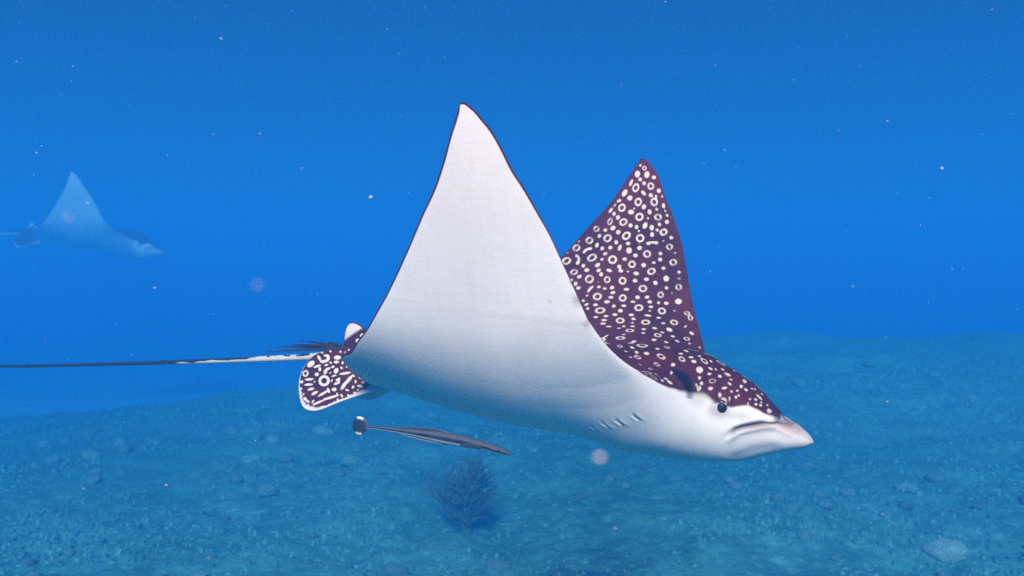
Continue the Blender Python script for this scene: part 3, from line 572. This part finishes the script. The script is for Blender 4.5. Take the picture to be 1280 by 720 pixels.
# ------------------------------------------------------------------ growth and rubble on the seabed
def lump(name, seed, rough=.28, sub=3, flat=.6):
    import bmesh
    g = np.random.default_rng(seed); bm = bmesh.new(); bmesh.ops.create_icosphere(bm, subdivisions=sub, radius=1.0)
    k = g.normal(size=(9, 3)); ph = g.uniform(0, 6.28, 9)
    for v in bm.verts:
        p = np.array(v.co); f = 1+rough*sum(math.sin(2.2*(1+i*.35)*float(k[i] @ p)*.8+ph[i])/(1.5+i*.5) for i in range(9))*.6
        v.co = Vector(p*f); v.co.z *= flat
    me = bpy.data.meshes.new(name); bm.to_mesh(me); bm.free()
    me.polygons.foreach_set('use_smooth', np.ones(len(me.polygons), bool)); return me
m, t, b = mat_new('rubble_material'); RUB = m
info = N(t, 'ShaderNodeObjectInfo')
c = mix(t, info.outputs['Random'], (.11, .26, .25), (.24, .50, .48))  # pale stone; teal cast imitates sunlight filtered by the water
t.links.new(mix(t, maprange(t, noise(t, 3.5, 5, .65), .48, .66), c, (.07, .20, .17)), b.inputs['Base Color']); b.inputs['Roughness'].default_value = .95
bump(t, b, noise(t, 9, 5, .7), .8, .05)
protos = [lump('coral_stone', s, .34, 2, .5+.06*s) for s in range(5)]
def put(me, name, x, y, r, mat, sink=.35, squash=1.0):
    o = link(name, me, mat); z, _ = terrain(np.array([x]), np.array([y]))
    o.location = (x, y, float(z[0])+r*(1-sink)*.45*squash); o.scale = (r*random.uniform(.8, 1.35), r*random.uniform(.8, 1.3), r*squash*random.uniform(.75, 1.1))
    o.rotation_euler = (random.uniform(-.3, .3), random.uniform(-.3, .3), random.uniform(0, 6.28)); return o
placed = []
count = 0
while count < 150:
    y = 4.0+random.random()**1.4*6.5; x = random.uniform(-.58, .60)*y
    if vnoise(np.array([x*.9+20]), np.array([y*.9+5]), 40)[0] < random.uniform(.25, .75): continue
    r = random.choice((.025, .03, .035, .04, .05, .05, .06, .075))
    if any(math.hypot(x-p, y-q) < r+w for p, q, w in placed): continue
    placed.append((x, y, r)); count += 1
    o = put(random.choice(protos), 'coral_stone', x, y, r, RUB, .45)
    if r < .034: tag(o, 'tiny pale coral stone lying on the reef floor', 'stone', 'tiny pale stones on the reef floor')
    elif r < .055: tag(o, 'fist sized pale coral stone half sunk in the reef floor', 'stone', 'fist sized stones on the reef floor')
    else: tag(o, 'large flat coral stone half sunk in the reef floor', 'stone', 'large flat stones on the reef floor')
m, t, b = mat_new('turf_material'); TURF = m
geo = N(t, 'ShaderNodeNewGeometry')
t.links.new(mix(t, geo.outputs['Random Per Island'], (.035, .14, .12), (.11, .34, .31)), b.inputs['Base Color']); b.inputs['Roughness'].default_value = .9  # ground colours, with the blue-green of water-filtered light painted in
# fine rubble and turf: too small and too many to count
fv, ff = [], []
base = np.array([(1, 0, 0), (-1, 0, 0), (0, 1, 0), (0, -1, 0), (0, 0, 1), (0, 0, -1)], float)
bf = [(0, 2, 4), (2, 1, 4), (1, 3, 4), (3, 0, 4), (2, 0, 5), (1, 2, 5), (3, 1, 5), (0, 3, 5)]
n = 6500; ys = 3.6+rng.random(n)**1.2*6.0; xs = rng.uniform(-.62, .62, n)*ys
keep = fbm(xs*1.7, ys*1.7, 3, 31) > rng.uniform(.30, .62, n); xs, ys = xs[keep], ys[keep]; zs, rf = terrain(xs, ys); n = len(xs)
rr = rng.uniform(.005, .017, n)
vv = base[None]*rr[:, None, None]*rng.uniform(.5, 1.4, (n, 6, 1))*np.array([1.2, 1.0, .7]); 
vv = vv+np.stack([xs, ys, zs+rr*.2], 1)[:, None]
me = raw_mesh('fine_rubble', vv.reshape(-1, 3), (np.array(bf)[None]+6*np.arange(n)[:, None, None]).reshape(-1, 3), False)
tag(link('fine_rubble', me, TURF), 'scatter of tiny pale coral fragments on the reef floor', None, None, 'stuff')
n = 26000; ys = 3.5+rng.random(n)**1.2*6.2; xs = rng.uniform(-.62, .62, n)*ys
keep = fbm(xs*1.3, ys*1.3, 3, 77) > rng.uniform(.28, .60, n); xs, ys = xs[keep], ys[keep]; zs, _ = terrain(xs, ys); n = len(xs)
an = rng.uniform(0, 6.28, n); hgt = rng.uniform(.008, .026, n); wd = rng.uniform(.006, .016, n); lean = rng.normal(0, .35, (n, 2))
p0 = np.stack([xs-np.cos(an)*wd, ys-np.sin(an)*wd, zs-.01], 1); p1 = np.stack([xs+np.cos(an)*wd, ys+np.sin(an)*wd, zs-.01], 1)
p2 = np.stack([xs+np.cos(an)*wd*.6+lean[:, 0]*hgt, ys+np.sin(an)*wd*.6+lean[:, 1]*hgt, zs+hgt], 1); p3 = np.stack([xs-np.cos(an)*wd*.6+lean[:, 0]*hgt, ys-np.sin(an)*wd*.6+lean[:, 1]*hgt, zs+hgt], 1)
me = raw_mesh('algae_turf', np.stack([p0, p1, p2, p3], 1).reshape(-1, 3), np.arange(4*n).reshape(-1, 4), False)
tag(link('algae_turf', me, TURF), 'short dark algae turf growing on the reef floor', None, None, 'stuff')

# bushy dark soft coral
m, t, b = mat_new('soft_coral_material'); SOFT = m
t.links.new(mix(t, noise(t, 14, 3), (.030, .060, .070), (.050, .090, .10)), b.inputs['Base Color']); b.inputs['Roughness'].default_value = .9
def soft_coral(x, y, h, label, seed, nb=9):
    z, _ = terrain(np.array([x]), np.array([y])); g = np.random.default_rng(seed)
    root = tag(empty('soft_coral', (x, y, float(z[0])-.02)), label, 'coral')
    V_, F_ = tube([(0, 0, -.02), (0, 0, .02), (.005, 0, .06*h/.4)], [.045, .03, .022], 10, up=(1, 0, 0)); link('holdfast', raw_mesh('holdfast', V_, F_), SOFT, root)
    for i in range(nb):
        VV, FF = [], []
        def grow(p, d, ln, rad, depth):
            n_ = 6; path = [np.array(p)]; dd = np.array(d, float)
            for _ in range(n_):
                dd = dd+g.normal(0, .16, 3)+np.array([0, 0, .05]); dd /= np.linalg.norm(dd); path.append(path[-1]+dd*ln/n_)
            rs = np.linspace(rad, rad*.62, n_+1); v_, f_ = tube(path, rs, 6, up=(1, .3, 0)); o_ = sum(len(q) for q in VV)
            VV.append(v_); FF.extend([[a_+o_ for a_ in q] for q in f_])
            if depth:
                for k in range(g.integers(2, 5)):
                    q = path[g.integers(2, n_+1)]; e = dd+g.normal(0, .42, 3); e[2] = abs(e[2])*.9+.15; e /= np.linalg.norm(e)
                    grow(q, e, ln*g.uniform(.55, .8), rad*.72, depth-1)
        a_ = 2*math.pi*i/nb+g.uniform(-.3, .3); tl = g.uniform(.03, .48)
        grow((0, 0, .03), (math.cos(a_)*tl, math.sin(a_)*tl*.6, 1), h*g.uniform(.34, .54), .013, 3)
        link('branch', raw_mesh('coral_branch', np.concatenate(VV), FF), SOFT, root)
    return root
soft_coral(-.26, 5.45, .40, 'bushy dark soft coral standing on the reef floor below the sharksucker', 11, 30)
# pale rounded coral heads
m, t, b = mat_new('coral_head_material'); HEAD = m
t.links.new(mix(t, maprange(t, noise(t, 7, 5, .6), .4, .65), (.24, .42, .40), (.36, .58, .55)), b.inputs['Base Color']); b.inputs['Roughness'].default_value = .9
bump(t, b, noise(t, 6, 5, .7), .6, .1)
put(lump('brain_coral', 31, .16, 4, .8), 'brain_coral', 2.24, 4.95, .085, HEAD, .2)
tag(bpy.data.objects['brain_coral'], 'single rounded pale coral head rising above the rubble', 'coral')

# ------------------------------------------------------------------ drifting particles
m, t, b = mat_new('particle_material'); PART = m
info = N(t, 'ShaderNodeObjectInfo')
t.links.new(mix(t, info.outputs['Random'], (.80, .78, .74), (.82, .66, .50)), b.inputs['Base Color']); b.inputs['Roughness'].default_value = .6
pm = [lump('drifting_particle', 60+s, .45, 2, .55) for s in range(4)]
SPECKS = [(-.062, .1455, .95, .0017), (-.147, .095, 1.1, .0020), (-.442, .0885, 1.2, .0022), (-.495, .141, 1.25, .0020), (.448, .125, 1.2, .0030), (.160, .298, 1.25, .0016),
          (-.302, .340, 1.15, .0018), (-.303, .260, 1.2, .0021), (.577, .250, 1.3, .0018), (-.607, -.157, 1.3, .0032), (.391, -.118, 1.35, .0018), (.558, -.217, 1.4, .0024),
          (-.219, .124, 1.0, .0016), (.391, .174, 1.5, .0016), (-.498, .118, 1.5, .0014), (-.070, .240, 1.6, .0016), (.300, .335, 1.5, .0014), (.47, .02, 1.5, .0014),
          (-.36, -.205, 1.2, .0016), (.20, .13, 1.7, .0013), (-.13, .27, 1.5, .0014), (.50, .29, 1.6, .0014)]
NEAR = [(.0917, -.1758, .34, .00125), (-.4625, .0733, .42, .00120), (-.265, .0025, .36, .00080)]
for sx_, sz_, d, r in SPECKS+NEAR:
    o = link('drifting_particle', random.choice(pm), PART); o.location = (sx_*d, d, CAM_Z+sz_*d)
    r *= .60 if d > .5 else 1
    o.scale = (r*random.uniform(.9, 1.5), r, r*random.uniform(.5, .9)); o.rotation_euler = (random.uniform(-.5, .5), random.uniform(-.5, .5), random.uniform(-.5, .5))
    if d < .5: tag(o, 'soft blurred pale fleck drifting close in the open water', 'particle', 'blurred flecks close by')
    else: tag(o, 'tiny pale fleck drifting in the open blue water', 'particle', 'flecks drifting in the water')

n = 900; d = .9+3.4*rng.random(n)**.8; px_ = rng.uniform(-.62, .62, n)*d; pz_ = rng.uniform(-.33, .36, n)*d+CAM_Z
zt_, _ = terrain(px_, d); ok = pz_ > zt_+.1; d, px_, pz_ = d[ok], px_[ok], pz_[ok]; n = len(d); rr = rng.uniform(.00018, .00055, n)*np.where(rng.random(n) < .06, 1.8, 1)
vv = base[None]*rr[:, None, None]*rng.uniform(.5, 1.5, (n, 6, 1))+np.stack([px_, d, pz_], 1)[:, None]
me = raw_mesh('marine_snow', vv.reshape(-1, 3), (np.array(bf)[None]+6*np.arange(n)[:, None, None]).reshape(-1, 3), False)
tag(link('marine_snow', me, PART), 'countless faint motes suspended in the water', None, None, 'stuff')

# ------------------------------------------------------------------ the water itself
def box_mesh(name, x0, x1, y0, y1, z0, z1):
    v = [(x, y, z) for z in (z0, z1) for y in (y0, y1) for x in (x0, x1)]
    return raw_mesh(name, v, [[0, 2, 3, 1], [4, 5, 7, 6], [0, 1, 5, 4], [2, 6, 7, 3], [0, 4, 6, 2], [1, 3, 7, 5]], False)
m = bpy.data.materials.new('water_haze'); m.use_nodes = True; t = m.node_tree; t.nodes.clear()
pv = N(t, 'ShaderNodeVolumePrincipled'); ou = N(t, 'ShaderNodeOutputMaterial'); t.links.new(pv.outputs[0], ou.inputs['Volume'])
pv.inputs['Color'].default_value = (.010, .152, .40, 1); pv.inputs['Density'].default_value = .24; pv.inputs['Anisotropy'].default_value = 0.0
pv.inputs['Absorption Color'].default_value = (0, .25, .80, 1); pv.inputs['Density Attribute'].default_value = ''
hz = link('haze', box_mesh('haze', -48, 48, -42, 54, float(GZ.min())-1.0, CAM_Z+2.2), m)
tag(hz, 'blue sea water filling the whole place', None, None, 'stuff')
